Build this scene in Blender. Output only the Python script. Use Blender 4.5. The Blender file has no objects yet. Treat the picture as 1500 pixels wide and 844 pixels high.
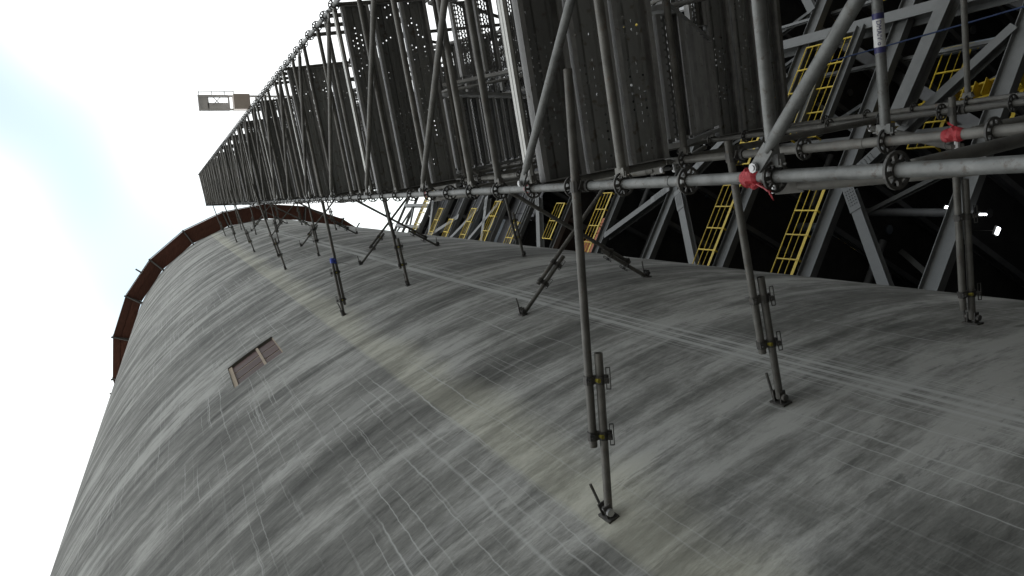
import bpy, bmesh, math, random
from mathutils import Vector, Matrix
random.seed(7)
R_ = math.radians
scn = bpy.context.scene
COL = scn.collection

# ------------------------------------------------------------------ camera
CAM_Z = 1.6
F_PX = 1050.0
VP = (254.0, 303.0)                       # where plumb lines meet, seen from the tilted phone
zc = Vector((VP[0]-750, -(VP[1]-422), -F_PX)).normalized()
fw = Vector((0, 0, -1)); yc = (fw - zc*fw.dot(zc)).normalized(); xc = yc.cross(zc)
cam_d = bpy.data.cameras.new('camera'); cam = bpy.data.objects.new('camera', cam_d); COL.objects.link(cam)
rot = Matrix((xc, yc, zc))                # rows: world axes in camera coordinates
cam.matrix_world = Matrix.Translation((0, 0, CAM_Z)) @ rot.to_4x4()
cam_d.sensor_width = 36; cam_d.lens = F_PX/1500*36; cam_d.clip_start = .05; cam_d.clip_end = 6000
scn.camera = cam
scn.render.resolution_x = 1024; scn.render.resolution_y = 576

# ------------------------------------------------------------------ light
SUN_AZ, SUN_EL = 4.0, 52.0              # azimuth clockwise from +Y
w = bpy.data.worlds.new('World'); scn.world = w; w.use_nodes = True
nt = w.node_tree; bg = nt.nodes['Background']
sky = nt.nodes.new('ShaderNodeTexSky'); sky.sky_type = 'NISHITA'; sky.sun_disc = False
sky.sun_elevation = R_(SUN_EL); sky.sun_rotation = R_(SUN_AZ); sky.dust_density = 3.0; sky.air_density = 1.0; sky.ozone_density = 0.0
# bright cloud veil over the blue, thinner here and there
wt = nt.nodes.new('ShaderNodeTexCoord'); wn = nt.nodes.new('ShaderNodeTexNoise'); wn.inputs['Scale'].default_value = 2.0; wn.inputs['Detail'].default_value = 1.5
wm = nt.nodes.new('ShaderNodeMapping'); wm.inputs['Location'].default_value = (6.8, -0.06, 0.0); nt.links.new(wt.outputs['Generated'], wm.inputs[0]); nt.links.new(wm.outputs[0], wn.inputs['Vector'])
wr = nt.nodes.new('ShaderNodeMapRange'); wr.interpolation_type = 'SMOOTHSTEP'
for k_, v_ in ((1, .3), (2, .46), (3, .3), (4, .96)): wr.inputs[k_].default_value = v_
nt.links.new(wn.outputs['Fac'], wr.inputs[0])
wx = nt.nodes.new('ShaderNodeMixRGB'); nt.links.new(wr.outputs[0], wx.inputs[0]); wg = nt.nodes.new('ShaderNodeMixRGB'); wg.blend_type = 'MULTIPLY'; wg.inputs[0].default_value = 1; wg.inputs[2].default_value = (.95, 1.25, 1.12, 1); nt.links.new(sky.outputs[0], wg.inputs[1])
nt.links.new(wg.outputs[0], wx.inputs[1]); wx.inputs[2].default_value = (5.5, 5.6, 5.6, 1)
nt.links.new(wx.outputs[0], bg.inputs[0]); bg.inputs[1].default_value = 0.15
sd = bpy.data.lights.new('sun', 'SUN'); so = bpy.data.objects.new('sun', sd); COL.objects.link(so)
sd.energy = .8; sd.angle = R_(12); sd.color = (1, .96, .9)
sdir = Vector((math.sin(R_(SUN_AZ))*math.cos(R_(SUN_EL)), math.cos(R_(SUN_AZ))*math.cos(R_(SUN_EL)), math.sin(R_(SUN_EL))))
so.rotation_euler = (-sdir).to_track_quat('-Z', 'Y').to_euler()
so.location = sdir*200
vs = scn.view_settings; vs.view_transform = 'Standard'; vs.look = 'None'; vs.exposure = 0.86; vs.gamma = 1; vs.use_curve_mapping = False

# ------------------------------------------------------------------ materials
def new_mat(name):
    m = bpy.data.materials.new(name); m.use_nodes = True
    n = m.node_tree.nodes; b = n['Principled BSDF']
    return m, m.node_tree, n, b
def N(t, kind, **kw):
    nd = t.nodes.new(kind)
    for k, v in kw.items(): setattr(nd, k, v)
    return nd
def noise(t, vec, scale=5, detail=4, rough=.55, dist=0):
    nd = N(t, 'ShaderNodeTexNoise'); nd.inputs['Scale'].default_value = scale; nd.inputs['Detail'].default_value = detail
    nd.inputs['Roughness'].default_value = rough; nd.inputs['Distortion'].default_value = dist
    if vec is not None: t.links.new(vec, nd.inputs['Vector'])
    return nd.outputs['Fac']
def ramp(t, fac, stops):
    r = N(t, 'ShaderNodeValToRGB'); cr = r.color_ramp
    while len(cr.elements) < len(stops): cr.elements.new(.5)
    for e, (p, c) in zip(cr.elements, stops):
        e.position = p; e.color = (c, c, c, 1) if not isinstance(c, tuple) else (*c, 1)
    t.links.new(fac, r.inputs[0]); return r.outputs[0]
def mapping(t, vec, scale, loc=(0, 0, 0)):
    m = N(t, 'ShaderNodeMapping'); m.inputs['Scale'].default_value = scale; m.inputs['Location'].default_value = loc
    t.links.new(vec, m.inputs['Vector']); return m.outputs[0]
def mth(t, op, a, b=None, clamp=False):
    m = N(t, 'ShaderNodeMath', operation=op); m.use_clamp = clamp
    for i, x in enumerate((a, b)):
        if x is None: continue
        if isinstance(x, (int, float)): m.inputs[i].default_value = x
        else: t.links.new(x, m.inputs[i])
    return m.outputs[0]
def mix(t, fac, a, b, mode='MIX'):
    m = N(t, 'ShaderNodeMixRGB', blend_type=mode)
    for i, x in enumerate((fac, a, b)):
        if isinstance(x, (int, float)): m.inputs[i].default_value = x
        elif isinstance(x, tuple): m.inputs[i].default_value = (*x, 1)
        else: t.links.new(x, m.inputs[i])
    return m.outputs[0]
def bump(t, b, h, strength, dist=.02):
    bp = N(t, 'ShaderNodeBump'); bp.inputs['Strength'].default_value = strength; bp.inputs['Distance'].default_value = dist
    t.links.new(h, bp.inputs['Height']); t.links.new(bp.outputs[0], b.inputs['Normal'])

def worn(name, c1, c2, metal=0., rough=.6, scale=6, spots=None, spot_amt=.62, bmp=.15, stretch=(1, 1, 1)):
    m, t, n, b = new_mat(name)
    tc = N(t, 'ShaderNodeTexCoord'); oi = N(t, 'ShaderNodeObjectInfo')
    off = N(t, 'ShaderNodeVectorMath', operation='SCALE'); off.inputs['Scale'].default_value = 40
    cx = N(t, 'ShaderNodeCombineXYZ'); t.links.new(oi.outputs['Random'], cx.inputs[0]); t.links.new(oi.outputs['Random'], cx.inputs[1])
    t.links.new(cx.outputs[0], off.inputs[0])
    ad = N(t, 'ShaderNodeVectorMath', operation='ADD'); t.links.new(mapping(t, tc.outputs['Object'], stretch), ad.inputs[0]); t.links.new(off.outputs[0], ad.inputs[1])
    f1 = noise(t, ad.outputs[0], scale, 6, .65)
    col = mix(t, ramp(t, f1, [(.3, 0.), (.7, 1.)]), c1, c2)
    if spots:
        f2 = noise(t, ad.outputs[0], scale*2.7, 5, .7)
        col = mix(t, ramp(t, f2, [(spot_amt, 0.), (spot_amt+.1, .85)]), col, spots)
    # each piece a little lighter or darker
    v = mth(t, 'ADD', mth(t, 'MULTIPLY', oi.outputs['Random'], .4), .8)
    col = mix(t, 1., col, v, 'MULTIPLY')
    t.links.new(col, b.inputs['Base Color']); b.inputs['Metallic'].default_value = metal
    t.links.new(mth(t, 'ADD', mth(t, 'MULTIPLY', f1, .25), rough-.12), b.inputs['Roughness'])
    bump(t, b, noise(t, ad.outputs[0], scale*9, 3), bmp, .004)
    return m

M_galv = worn('galvanised_tube', (.11, .114, .109), (.26, .265, .257), .35, .5, 9, (.1, .085, .07), .56)
M_tube = worn('weathered_scaffold_tube', (.085, .082, .074), (.19, .186, .17), .35, .55, 8, (.13, .085, .055), .6)
M_dark = worn('dark_forged_steel', (.05, .05, .05), (.12, .115, .105), .5, .5, 20, (.12, .07, .045), .62)
M_boltm = worn('bright_bolt', (.35, .35, .35), (.5, .5, .5), .7, .35, 20)
M_toe = worn('pale_aluminium', (.4, .4, .38), (.55, .55, .52), .2, .5, 12, (.3, .3, .27), .6)
M_steel = worn('grey_painted_steel', (.115, .12, .119), (.155, .161, .16), 0., .5, 2, (.13, .13, .125), .66)
M_dsteel = worn('dark_painted_steel', (.09, .093, .097), (.14, .143, .147), 0., .6, 2)
M_black = worn('shade_black_interior', (.018, .018, .02), (.04, .04, .042), 0., .85, .6)  # near-black colour puts the deep shade of the interior into its surfaces
M_grate = worn('floor_grating', (.03, .03, .032), (.06, .06, .06), .2, .8, 2)
M_clad = worn('dark_cladding', (.04, .041, .046), (.065, .065, .07), .1, .6, 1.5)
M_yel = worn('yellow_paint', (.62, .44, .02), (.72, .54, .05), 0., .5, 8, (.3, .2, .04), .66)
M_duct = worn('blue_grey_lagging', (.2, .24, .29), (.3, .34, .38), .5, .4, 3)
M_orange = worn('orange_primer', (.36, .11, .045), (.5, .18, .08), 0., .7, 3)
M_red = worn('red_tape', (.24, .008, .014), (.42, .03, .04), 0., .45, 25, bmp=.5)
M_blue = worn('blue_tape', (.04, .07, .42), (.08, .13, .6), 0., .45, 25, bmp=.5)
M_navy = worn('navy_band', (.02, .02, .09), (.04, .04, .14), 0., .4, 20)
M_white = worn('white_sticker', (.62, .62, .62), (.72, .72, .7), 0., .4, 20)
M_rope = worn('blue_rope_fibre', (.02, .04, .12), (.04, .08, .2), 0., .7, 20)
M_yband = worn('yellow_nut', (.3, .26, .03), (.4, .35, .06), .3, .5, 30)
M_wood = worn('brown_formwork_board', (.085, .032, .021), (.18, .07, .045), 0., .75, 3, (.05, .025, .018), .58, .3, (1, 5, 1))
M_wood2 = worn('pale_timber', (.3, .24, .17), (.42, .34, .25), 0., .8, 5)
M_shut = worn('brown_shutter_board', (.045, .02, .016), (.075, .034, .027), 0., .7, 4, bmp=.3)
M_crane = worn('glare_pale_crane', (.74, .75, .76), (.84, .85, .86), 0., .6, 2, (.6, .55, .5), .6)  # pale colour carries the whitening of the sky glare
M_weight = worn('brown_counterweight', (.68, .6, .55), (.76, .68, .62), 0., .7, 1.5)  # brown lightened in the colour for the same sky glare
M_ground = worn('site_ground', (.1, .092, .08), (.17, .155, .135), 0., .95, .35, (.1, .09, .08), .6, .4)

def holed(name, base, c2, sx, sy, rx, ry, keep):
    """sheet steel punched with rows of holes: real see-through perforations"""
    m, t, n, b = new_mat(name)
    uv = N(t, 'ShaderNodeUVMap'); oi = N(t, 'ShaderNodeObjectInfo')
    sep = N(t, 'ShaderNodeSeparateXYZ'); t.links.new(uv.outputs[0], sep.inputs[0])
    cu = mth(t, 'DIVIDE', sep.outputs[0], sx); cv = mth(t, 'DIVIDE', sep.outputs[1], sy)
    row = mth(t, 'FLOOR', cv); st = mth(t, 'MULTIPLY', mth(t, 'MODULO', row, 2.), .5)
    cu = mth(t, 'ADD', cu, st)
    fu = mth(t, 'SUBTRACT', mth(t, 'FRACT', cu), .5); fv = mth(t, 'SUBTRACT', mth(t, 'FRACT', cv), .5)
    du = mth(t, 'DIVIDE', fu, rx/sx); dv = mth(t, 'DIVIDE', fv, ry/sy)
    d2 = mth(t, 'ADD', mth(t, 'MULTIPLY', du, du), mth(t, 'MULTIPLY', dv, dv))
    hole = mth(t, 'LESS_THAN', d2, 1.)
    off = N(t, 'ShaderNodeVectorMath', operation='ADD')
    c3 = N(t, 'ShaderNodeCombineXYZ'); t.links.new(mth(t, 'FLOOR', cu), c3.inputs[0]); t.links.new(row, c3.inputs[1])
    t.links.new(mth(t, 'MULTIPLY', oi.outputs['Random'], 50.), c3.inputs[2])
    blocked = noise(t, c3.outputs[0], .35, 2)                      # dried mud plugs some of the holes
    hole = mth(t, 'MULTIPLY', hole, mth(t, 'LESS_THAN', blocked, keep))
    tc = N(t, 'ShaderNodeTexCoord')
    f1 = noise(t, mapping(t, tc.outputs['Object'], (1, 3, 1)), 5, 6, .65)
    col = mix(t, f1, base, c2)
    col = mix(t, ramp(t, noise(t, tc.outputs['Object'], 12, 4), [(.58, 0.), (.68, .7)]), col, (.13, .1, .075))
    col = mix(t, 1., col, mth(t, 'ADD', mth(t, 'MULTIPLY', oi.outputs['Random'], .75), .6), 'MULTIPLY')
    t.links.new(col, b.inputs['Base Color']); b.inputs['Metallic'].default_value = .3; b.inputs['Roughness'].default_value = .55
    t.links.new(mth(t, 'SUBTRACT', 1., hole), b.inputs['Alpha'])
    return m
M_deck = holed('punched_steel_deck', (.2, .205, .2), (.32, .325, .315), .055, .06, .0085, .0085, .47)
M_mesh = holed('expanded_steel_tread', (.18, .18, .18), (.3, .3, .29), .05, .034, .019, .0095, .75)
M_sheet = worn('deck_side_steel', (.24, .24, .24), (.4, .4, .39), .3, .5, 7, (.13, .1, .075), .62)

# concrete of the chimney shell, in metres round (U) and up (V) the wall
def concrete():
    m, t, n, b = new_mat('slipformed_concrete')
    uv = N(t, 'ShaderNodeUVMap'); U = uv.outputs[0]
    sep = N(t, 'ShaderNodeSeparateXYZ'); t.links.new(U, sep.inputs[0]); u, v = sep.outputs[0], sep.outputs[1]
    n1 = noise(t, mapping(t, U, (.19, 1.05, 1)), 1, 10, .66, .5)      # broad trowel bands round the shell
    n2 = noise(t, mapping(t, U, (.62, 5.2, 1), (3, 5, 0)), 1, 9, .74, .45)
    n3 = noise(t, mapping(t, U, (.4, .5, 1), (9, 2, 0)), 1, 6, .6, .3)
    n4 = noise(t, mapping(t, U, (16, 26, 1)), 1, 4, .7)
    n5 = noise(t, mapping(t, U, (2.6, 15, 1), (1, 7, 0)), 1, 8, .76, .4)
    def con(x, lo, hi): return ramp(t, x, [(lo, 0.), (hi, 1.)])
    s = mth(t, 'ADD', mth(t, 'MULTIPLY', con(n1, .36, .64), .38), mth(t, 'MULTIPLY', con(n2, .34, .66), .2))
    s = mth(t, 'ADD', s, mth(t, 'MULTIPLY', mth(t, 'ADD', mth(t, 'MULTIPLY', con(n3, .36, .64), .5), mth(t, 'MULTIPLY', con(noise(t, mapping(t, U, (1.6, 2.6, 1), (17, 3, 0)), 1, 9, .74, .35), .36, .64), .62)), .3)); s = mth(t, 'ADD', s, mth(t, 'MULTIPLY', n4, .16)); s = mth(t, 'ADD', s, mth(t, 'MULTIPLY', con(n5, .3, .7), .1))
    col = ramp(t, s, [(.24, (.05, .05, .046)), (.41, (.122, .123, .114)), (.56, (.2, .202, .188)), (.76, (.4, .403, .382))])
    # pale scum left in thin round-going smears
    sm = mth(t, 'MULTIPLY', con(noise(t, mapping(t, U, (.08, 2.1, 1), (31, 8, 0)), 1, 9, .66, .25), .535, .63), con(n5, .36, .6))
    col = mix(t, mth(t, 'MULTIPLY', sm, .6), col, (.42, .425, .41))
    # damp stains with ragged, fairly crisp edges
    dst = con(noise(t, mapping(t, U, (.42, 1.5, 1), (41, 13, 0)), 1, 9, .68, .3), .545, .585)
    col = mix(t, mth(t, 'MULTIPLY', dst, .34), col, (.07, .072, .066))
    dst = con(noise(t, mapping(t, U, (1.4, 6.5, 1), (11, 23, 0)), 1, 9, .72, .3), .58, .615)
    col = mix(t, mth(t, 'MULTIPLY', dst, .4), col, (.06, .062, .057))
    # pale yellowish strip running up the wall (newer skim coat), crisp on one side
    wob = mth(t, 'MULTIPLY', mth(t, 'SUBTRACT', noise(t, mapping(t, U, (.5, 1.2, 1)), 1, 5), .5), .5)
    uw = mth(t, 'ADD', u, mth(t, 'MULTIPLY', wob, .12)); uw2 = mth(t, 'ADD', u, mth(t, 'MULTIPLY', wob, 1.6))
    band = mth(t, 'MULTIPLY', mth(t, 'MULTIPLY', mth(t, 'SUBTRACT', 21.55, uw), 16, True), mth(t, 'MULTIPLY', mth(t, 'SUBTRACT', uw2, 20.95), 3.2, True), True)
    band = mth(t, 'MULTIPLY', band, .7)
    col = mix(t, band, col, mix(t, 1., mix(t, .4, col, (.21, .21, .19)), (1.62, 1.6, 1.42), 'MULTIPLY'))
    # lime runs: thin wandering white lines straight down the wall
    wig = mth(t, 'ADD', mth(t, 'MULTIPLY', noise(t, mapping(t, U, (1.2, .55, 1), (5, 5, 0)), 1, 3), .13), mth(t, 'MULTIPLY', noise(t, mapping(t, U, (5, 6, 1)), 1, 2), .028))
    def runs(K, wd, seed, thr, amp):
        x = mth(t, 'ADD', mth(t, 'MULTIPLY', mth(t, 'ADD', u, wig), K), seed); cell = mth(t, 'FLOOR', x)
        wn_ = N(t, 'ShaderNodeTexWhiteNoise', noise_dimensions='1D'); t.links.new(cell, wn_.inputs['W'])
        fr_ = mth(t, 'ABSOLUTE', mth(t, 'SUBTRACT', mth(t, 'FRACT', x), mth(t, 'ADD', mth(t, 'MULTIPLY', wn_.outputs[0], .6), .2)))
        ln = mth(t, 'SUBTRACT', 1., mth(t, 'DIVIDE', fr_, wd*K), True)
        cv = N(t, 'ShaderNodeCombineXYZ'); t.links.new(mth(t, 'MULTIPLY', cell, 5.37), cv.inputs[0]); t.links.new(mth(t, 'MULTIPLY', v, .42), cv.inputs[1])
        mk = ramp(t, noise(t, cv.outputs[0], 1, 2), [(thr, 0.), (thr+.12, amp)])
        return mth(t, 'MULTIPLY', ln, mk)
    patch = ramp(t, noise(t, mapping(t, U, (.55, .2, 1), (21, 4, 0)), 1, 3), [(.4, .12), (.57, 1.)])
    zone = mth(t, 'MULTIPLY', mth(t, 'MULTIPLY', mth(t, 'SUBTRACT', u, 21.45), 8., True), mth(t, 'MULTIPLY', mth(t, 'SUBTRACT', 23.2, u), 1.3, True))
    zone = mth(t, 'MULTIPLY', zone, mth(t, 'MULTIPLY', mth(t, 'SUBTRACT', 12., v), .3, True))      # runs spilt beside the skim strip, low on the wall
    patch = mth(t, 'MAXIMUM', patch, zone)
    r = mth(t, 'MAXIMUM', runs(4.1, .01, 0., .49, .9), runs(9.3, .0065, 3.7, .5, .8))
    r = mth(t, 'MAXIMUM', r, runs(1.7, .018, 7.1, .52, .6))
    r = mth(t, 'MULTIPLY', r, patch)
    # the wide milky run near the scaffold
    wz = mth(t, 'SUBTRACT', 1., mth(t, 'DIVIDE', mth(t, 'ABSOLUTE', mth(t, 'SUBTRACT', u, 19.45)), .28), True)
    wl = ramp(t, noise(t, mapping(t, U, (11, .03, 1), (2, 1, 0)), 1, 4, .65), [(.5, .08), (.56, 1.)])
    r = mth(t, 'MAXIMUM', r, mth(t, 'MULTIPLY', mth(t, 'MULTIPLY', wz, 1.6, True), mth(t, 'MULTIPLY', wl, 1.)))
    r = mth(t, 'MAXIMUM', r, mth(t, 'MULTIPLY', mth(t, 'MULTIPLY', wz, 4., True), runs(19., .0042, 1.3, .3, 1.2)))
    r = mth(t, 'MULTIPLY', r, mth(t, 'ADD', .5, n2), True)
    col = mix(t, r, col, (.46, .47, .455))
    # faint pour joints and form lines
    fl = mth(t, 'FRACT', mth(t, 'DIVIDE', mth(t, 'ADD', v, mth(t, 'MULTIPLY', n2, .05)), 1.25))
    jl = mth(t, 'SUBTRACT', 1., mth(t, 'DIVIDE', mth(t, 'ABSOLUTE', mth(t, 'SUBTRACT', fl, .5)), .02), True)
    col = mix(t, mth(t, 'MULTIPLY', jl, mth(t, 'MULTIPLY', n3, .15)), col, (.1, .1, .095))
    t.links.new(col, b.inputs['Base Color']); b.inputs['Roughness'].default_value = .82; b.inputs['Specular IOR Level'].default_value = .35
    h = mth(t, 'ADD', mth(t, 'MULTIPLY', n5, .8), mth(t, 'ADD', mth(t, 'MULTIPLY', n4, .5), n2))
    bump(t, b, h, .4, .03)
    return m
M_conc = concrete()
def emit(name, col, s):
    m, t, n, b = new_mat(name); b.inputs['Emission Color'].default_value = (*col, 1); b.inputs['Emission Strength'].default_value = s
    b.inputs['Base Color'].default_value = (*col, 1); return m
M_lamp = emit('lit_white_lamp', (.9, .95, 1), 6); M_lampy = emit('lit_amber_lamp', (1, .7, .15), 6)

# ------------------------------------------------------------------ mesh helpers
class MB:
    def __init__(s): s.v = []; s.f = []; s.uv = {}
    def add(s, vs, fs):
        o = len(s.v); s.v += [tuple(x) for x in vs]; s.f += [tuple(i+o for i in f) for f in fs]
    def box(s, c, d, mat=None):
        x, y, z = (k/2 for k in d)
        vs = [Vector((sx*x, sy*y, sz*z)) for sx in (-1, 1) for sy in (-1, 1) for sz in (-1, 1)]
        if mat: vs = [mat @ p for p in vs]
        vs = [p + Vector(c) for p in vs]
        s.add(vs, [(0, 1, 3, 2), (4, 6, 7, 5), (0, 4, 5, 1), (2, 3, 7, 6), (0, 2, 6, 4), (1, 5, 7, 3)])
    def bar(s, a, b, wd, ht, up=(0, 0, 1)):
        a, b = Vector(a), Vector(b); d = (b-a); L = d.length; d.normalize(); up = Vector(up)
        sd = d.cross(up)
        if sd.length < 1e-4: sd = d.cross(Vector((1, 0, 0)))
        sd.normalize(); u2 = sd.cross(d)
        m = Matrix((d, sd, u2)).transposed()
        s.box((a+b)/2, (L, wd, ht), m)
    def tube(s, a, b, r, n=10, r2=None, cap=True):
        a, b = Vector(a), Vector(b); d = (b-a).normalized(); r2 = r if r2 is None else r2
        q = d.to_track_quat('Z', 'Y').to_matrix()
        o = [Vector((math.cos(2*math.pi*i/n), math.sin(2*math.pi*i/n), 0)) for i in range(n)]
        vs = [a + q @ (p*r) for p in o] + [b + q @ (p*r2) for p in o]
        fs = [(i, (i+1) % n, n+(i+1) % n, n+i) for i in range(n)]
        if cap: fs += [tuple(range(n-1, -1, -1)), tuple(range(n, 2*n))]
        s.add(vs, fs)
    def hollow(s, a, b, r, n=14, t=.0035):
        """open tube end, as cut scaffold tube shows"""
        a, b = Vector(a), Vector(b); d = (b-a).normalized(); q = d.to_track_quat('Z', 'Y').to_matrix()
        o = [Vector((math.cos(2*math.pi*i/n), math.sin(2*math.pi*i/n), 0)) for i in range(n)]
        vs = [a+q@(p*r) for p in o]+[b+q@(p*r) for p in o]+[a+q@(p*(r-t)) for p in o]+[b+q@(p*(r-t)) for p in o]
        fs = []
        for i in range(n):
            j = (i+1) % n
            fs += [(i, j, n+j, n+i), (2*n+j, 2*n+i, 3*n+i, 3*n+j), (j, i, 2*n+i, 2*n+j), (n+i, n+j, 3*n+j, 3*n+i)]
        s.add(vs, fs)
    def ibeam(s, a, b, wd, ht, up=(0, 0, 1), tf=.025, tw=.016):
        a, b = Vector(a), Vector(b); d = (b-a).normalized(); up = Vector(up); sd = d.cross(up).normalized(); u2 = sd.cross(d)
        for k in (-1, 1):
            o = u2*(k*(ht/2-tf/2)); s.bar(a+o, b+o, wd, tf, u2)
        s.bar(a, b, tw, ht-2*tf+.004, u2)
    def path(s, pts, r, n=6):
        for a, b in zip(pts[:-1], pts[1:]): s.tube(a, b, r, n)
    def mesh(s, name, mat, smooth=False):
        me = bpy.data.meshes.new(name); me.from_pydata(s.v, [], s.f)
        for m_ in (mat if isinstance(mat, (list, tuple)) else [mat]): me.materials.append(m_)
        if smooth:
            me.polygons.foreach_set('use_smooth', [True]*len(me.polygons))
            me.update()
            try: me.set_sharp_from_angle(angle=R_(40))
            except Exception: pass
        me.update(); return me
    def build(s, name, mat, parent=None, smooth=False):
        return put(s.mesh(name, mat, smooth), name, parent)
def put(me, name, parent=None, loc=(0, 0, 0), rot=(0, 0, 0)):
    o = bpy.data.objects.new(name, me); COL.objects.link(o); o.location = loc; o.rotation_euler = rot
    if parent: o.parent = parent
    return o
def tag(o, label=None, cat=None, group=None, kind=None):
    if label: o['label'] = label
    if cat: o['category'] = cat
    if group: o['group'] = group
    if kind: o['kind'] = kind
    return o
def empty(name, loc=(0, 0, 0), rz=0):
    o = bpy.data.objects.new(name, None); COL.objects.link(o); o.location = loc; o.rotation_euler = (0, 0, rz); o.empty_display_size = .3
    return o

# ------------------------------------------------------------------ ground
g = MB(); g.add([(-900, -900, 0), (900, -900, 0), (900, 900, 0), (-900, 900, 0)], [(0, 1, 2, 3)])
tag(g.build('ground', M_ground), kind='structure')

# ------------------------------------------------------------------ chimney
CD = 12.0; CAZ = R_(-43.25); CR = CD*math.sin(R_(51.25))
CX, CY = CD*math.sin(CAZ), CD*math.cos(CAZ)
CTOP = 53.9
def cpt(deg, z, r=CR): return Vector((CX+r*math.sin(R_(deg)), CY+r*math.cos(R_(deg)), z))
chim = empty('chimney', (CX, CY, 0))
tag(chim, 'huge round grey concrete chimney shell streaked with lime runs', 'chimney')
WA0, WA1, WZ0, WZ1 = 136.5, 141.9, 12.95, 14.42
angs = sorted(set([i*1.5 for i in range(240)]+[WA0, WA1]) - {136.5-0, 142.5-.0} | {WA0, WA1}); angs = sorted(a for a in angs)
zs = [0, 4, 8, WZ0, WZ1, 20, 28, 36, 44, 49, CTOP]
me = bpy.data.meshes.new('shell'); bm = bmesh.new(); uvl = bm.loops.layers.uv.new('UVMap')
grid = [[bm.verts.new(cpt(a, z)-Vector((CX, CY, 0))) for a in angs] for z in zs]
na = len(angs)
for zi in range(len(zs)-1):
    for ai in range(na):
        a0 = angs[ai]; a1 = angs[(ai+1) % na] + (360 if ai == na-1 else 0)
        if zi == zs.index(WZ0) and a0 >= WA0-1e-3 and a1 <= WA1+1e-3: continue
        f = bm.faces.new((grid[zi][(ai+1) % na], grid[zi][ai], grid[zi+1][ai], grid[zi+1][(ai+1) % na])); f.smooth = True
        for lp, (aa, zz) in zip(f.loops, ((a1, zs[zi]), (a0, zs[zi]), (a0, zs[zi+1]), (a1, zs[zi+1]))):
            lp[uvl].uv = (R_(aa)*CR, zz)
# rim of the shell wall and its inner face near the top
inn = [bm.verts.new(cpt(a, CTOP, CR-.35)-Vector((CX, CY, 0))) for a in angs]; inn2 = [bm.verts.new(cpt(a, CTOP-6, CR-.35)-Vector((CX, CY, 0))) for a in angs]
for i in range(na):
    j = (i+1) % na
    bm.faces.new((grid[-1][j], grid[-1][i], inn[i], inn[j])); bm.faces.new((inn[j], inn[i], inn2[i], inn2[j]))
bm.normal_update(); bm.to_mesh(me); bm.free(); me.materials.append(M_conc)
put(me, 'shell', chim)
# shuttered window: reveal, three rows of boards split by a pale mullion
def arc_box(mb, a0, a1, z0, z1, r0, r1, n=3):
    vs = []
    for i in range(n+1):
        a = a0+(a1-a0)*i/n
        for r in (r0, r1):
            for z in (z0, z1): vs.append(cpt(a, z, r)-Vector((CX, CY, 0)))
    fs = []
    for i in range(n):
        k = 4*i
        fs += [(k, k+1, k+5, k+4), (k+2, k+6, k+7, k+3), (k, k+4, k+6, k+2), (k+1, k+3, k+7, k+5)]
    fs += [(0, 2, 3, 1), (4*n, 4*n+1, 4*n+3, 4*n+2)]
    mb.add(vs, fs)
DEP = .045
win = MB()
arc_box(win, WA0-.02, WA1+.02, WZ0-.1, WZ0, CR-.3, CR-.004); arc_box(win, WA0-.02, WA1+.02, WZ1, WZ1+.1, CR-.3, CR-.004)
arc_box(win, WA0-.6, WA0, WZ0-.1, WZ1+.1, CR-.3, CR-.004); arc_box(win, WA1, WA1+.6, WZ0-.1, WZ1+.1, CR-.3, CR-.004)
wobj = win.build('window_reveal', M_conc, chim)
fr = MB(); am = WA0+(WA1-WA0)*.36
arc_box(fr, am-.13, am+.13, WZ0, WZ1, CR-DEP-.03, CR-.022)
fr.build('mullion', M_wood2, wobj)
fr = MB(); arc_box(fr, WA1-.42, WA1, WZ0, WZ1, CR-DEP-.03, CR-.02); fr.build('jamb', M_wood2, wobj)
fr = MB(); arc_box(fr, WA0, WA0+.12, WZ0, WZ1, CR-DEP-.03, CR-.03); fr.build('jamb', M_wood2, wobj)
for (a0, a1) in ((WA0+.12, am-.13), (am+.13, WA1-.42)):
    for k in range(3):
        z0 = WZ0+(WZ1-WZ0)*k/3; z1 = WZ0+(WZ1-WZ0)*(k+1)/3
        fr = MB(); arc_box(fr, a0, a1, z0+.032, z1-.032, CR-DEP-.05, CR-DEP-random.uniform(0, .003)); fr.build('shutter_board', M_shut, wobj)
    fr = MB(); arc_box(fr, a0, a1, WZ0, WZ1, CR-DEP-.09, CR-DEP-.009); fr.build('backing_board', M_wood2, wobj)

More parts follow.
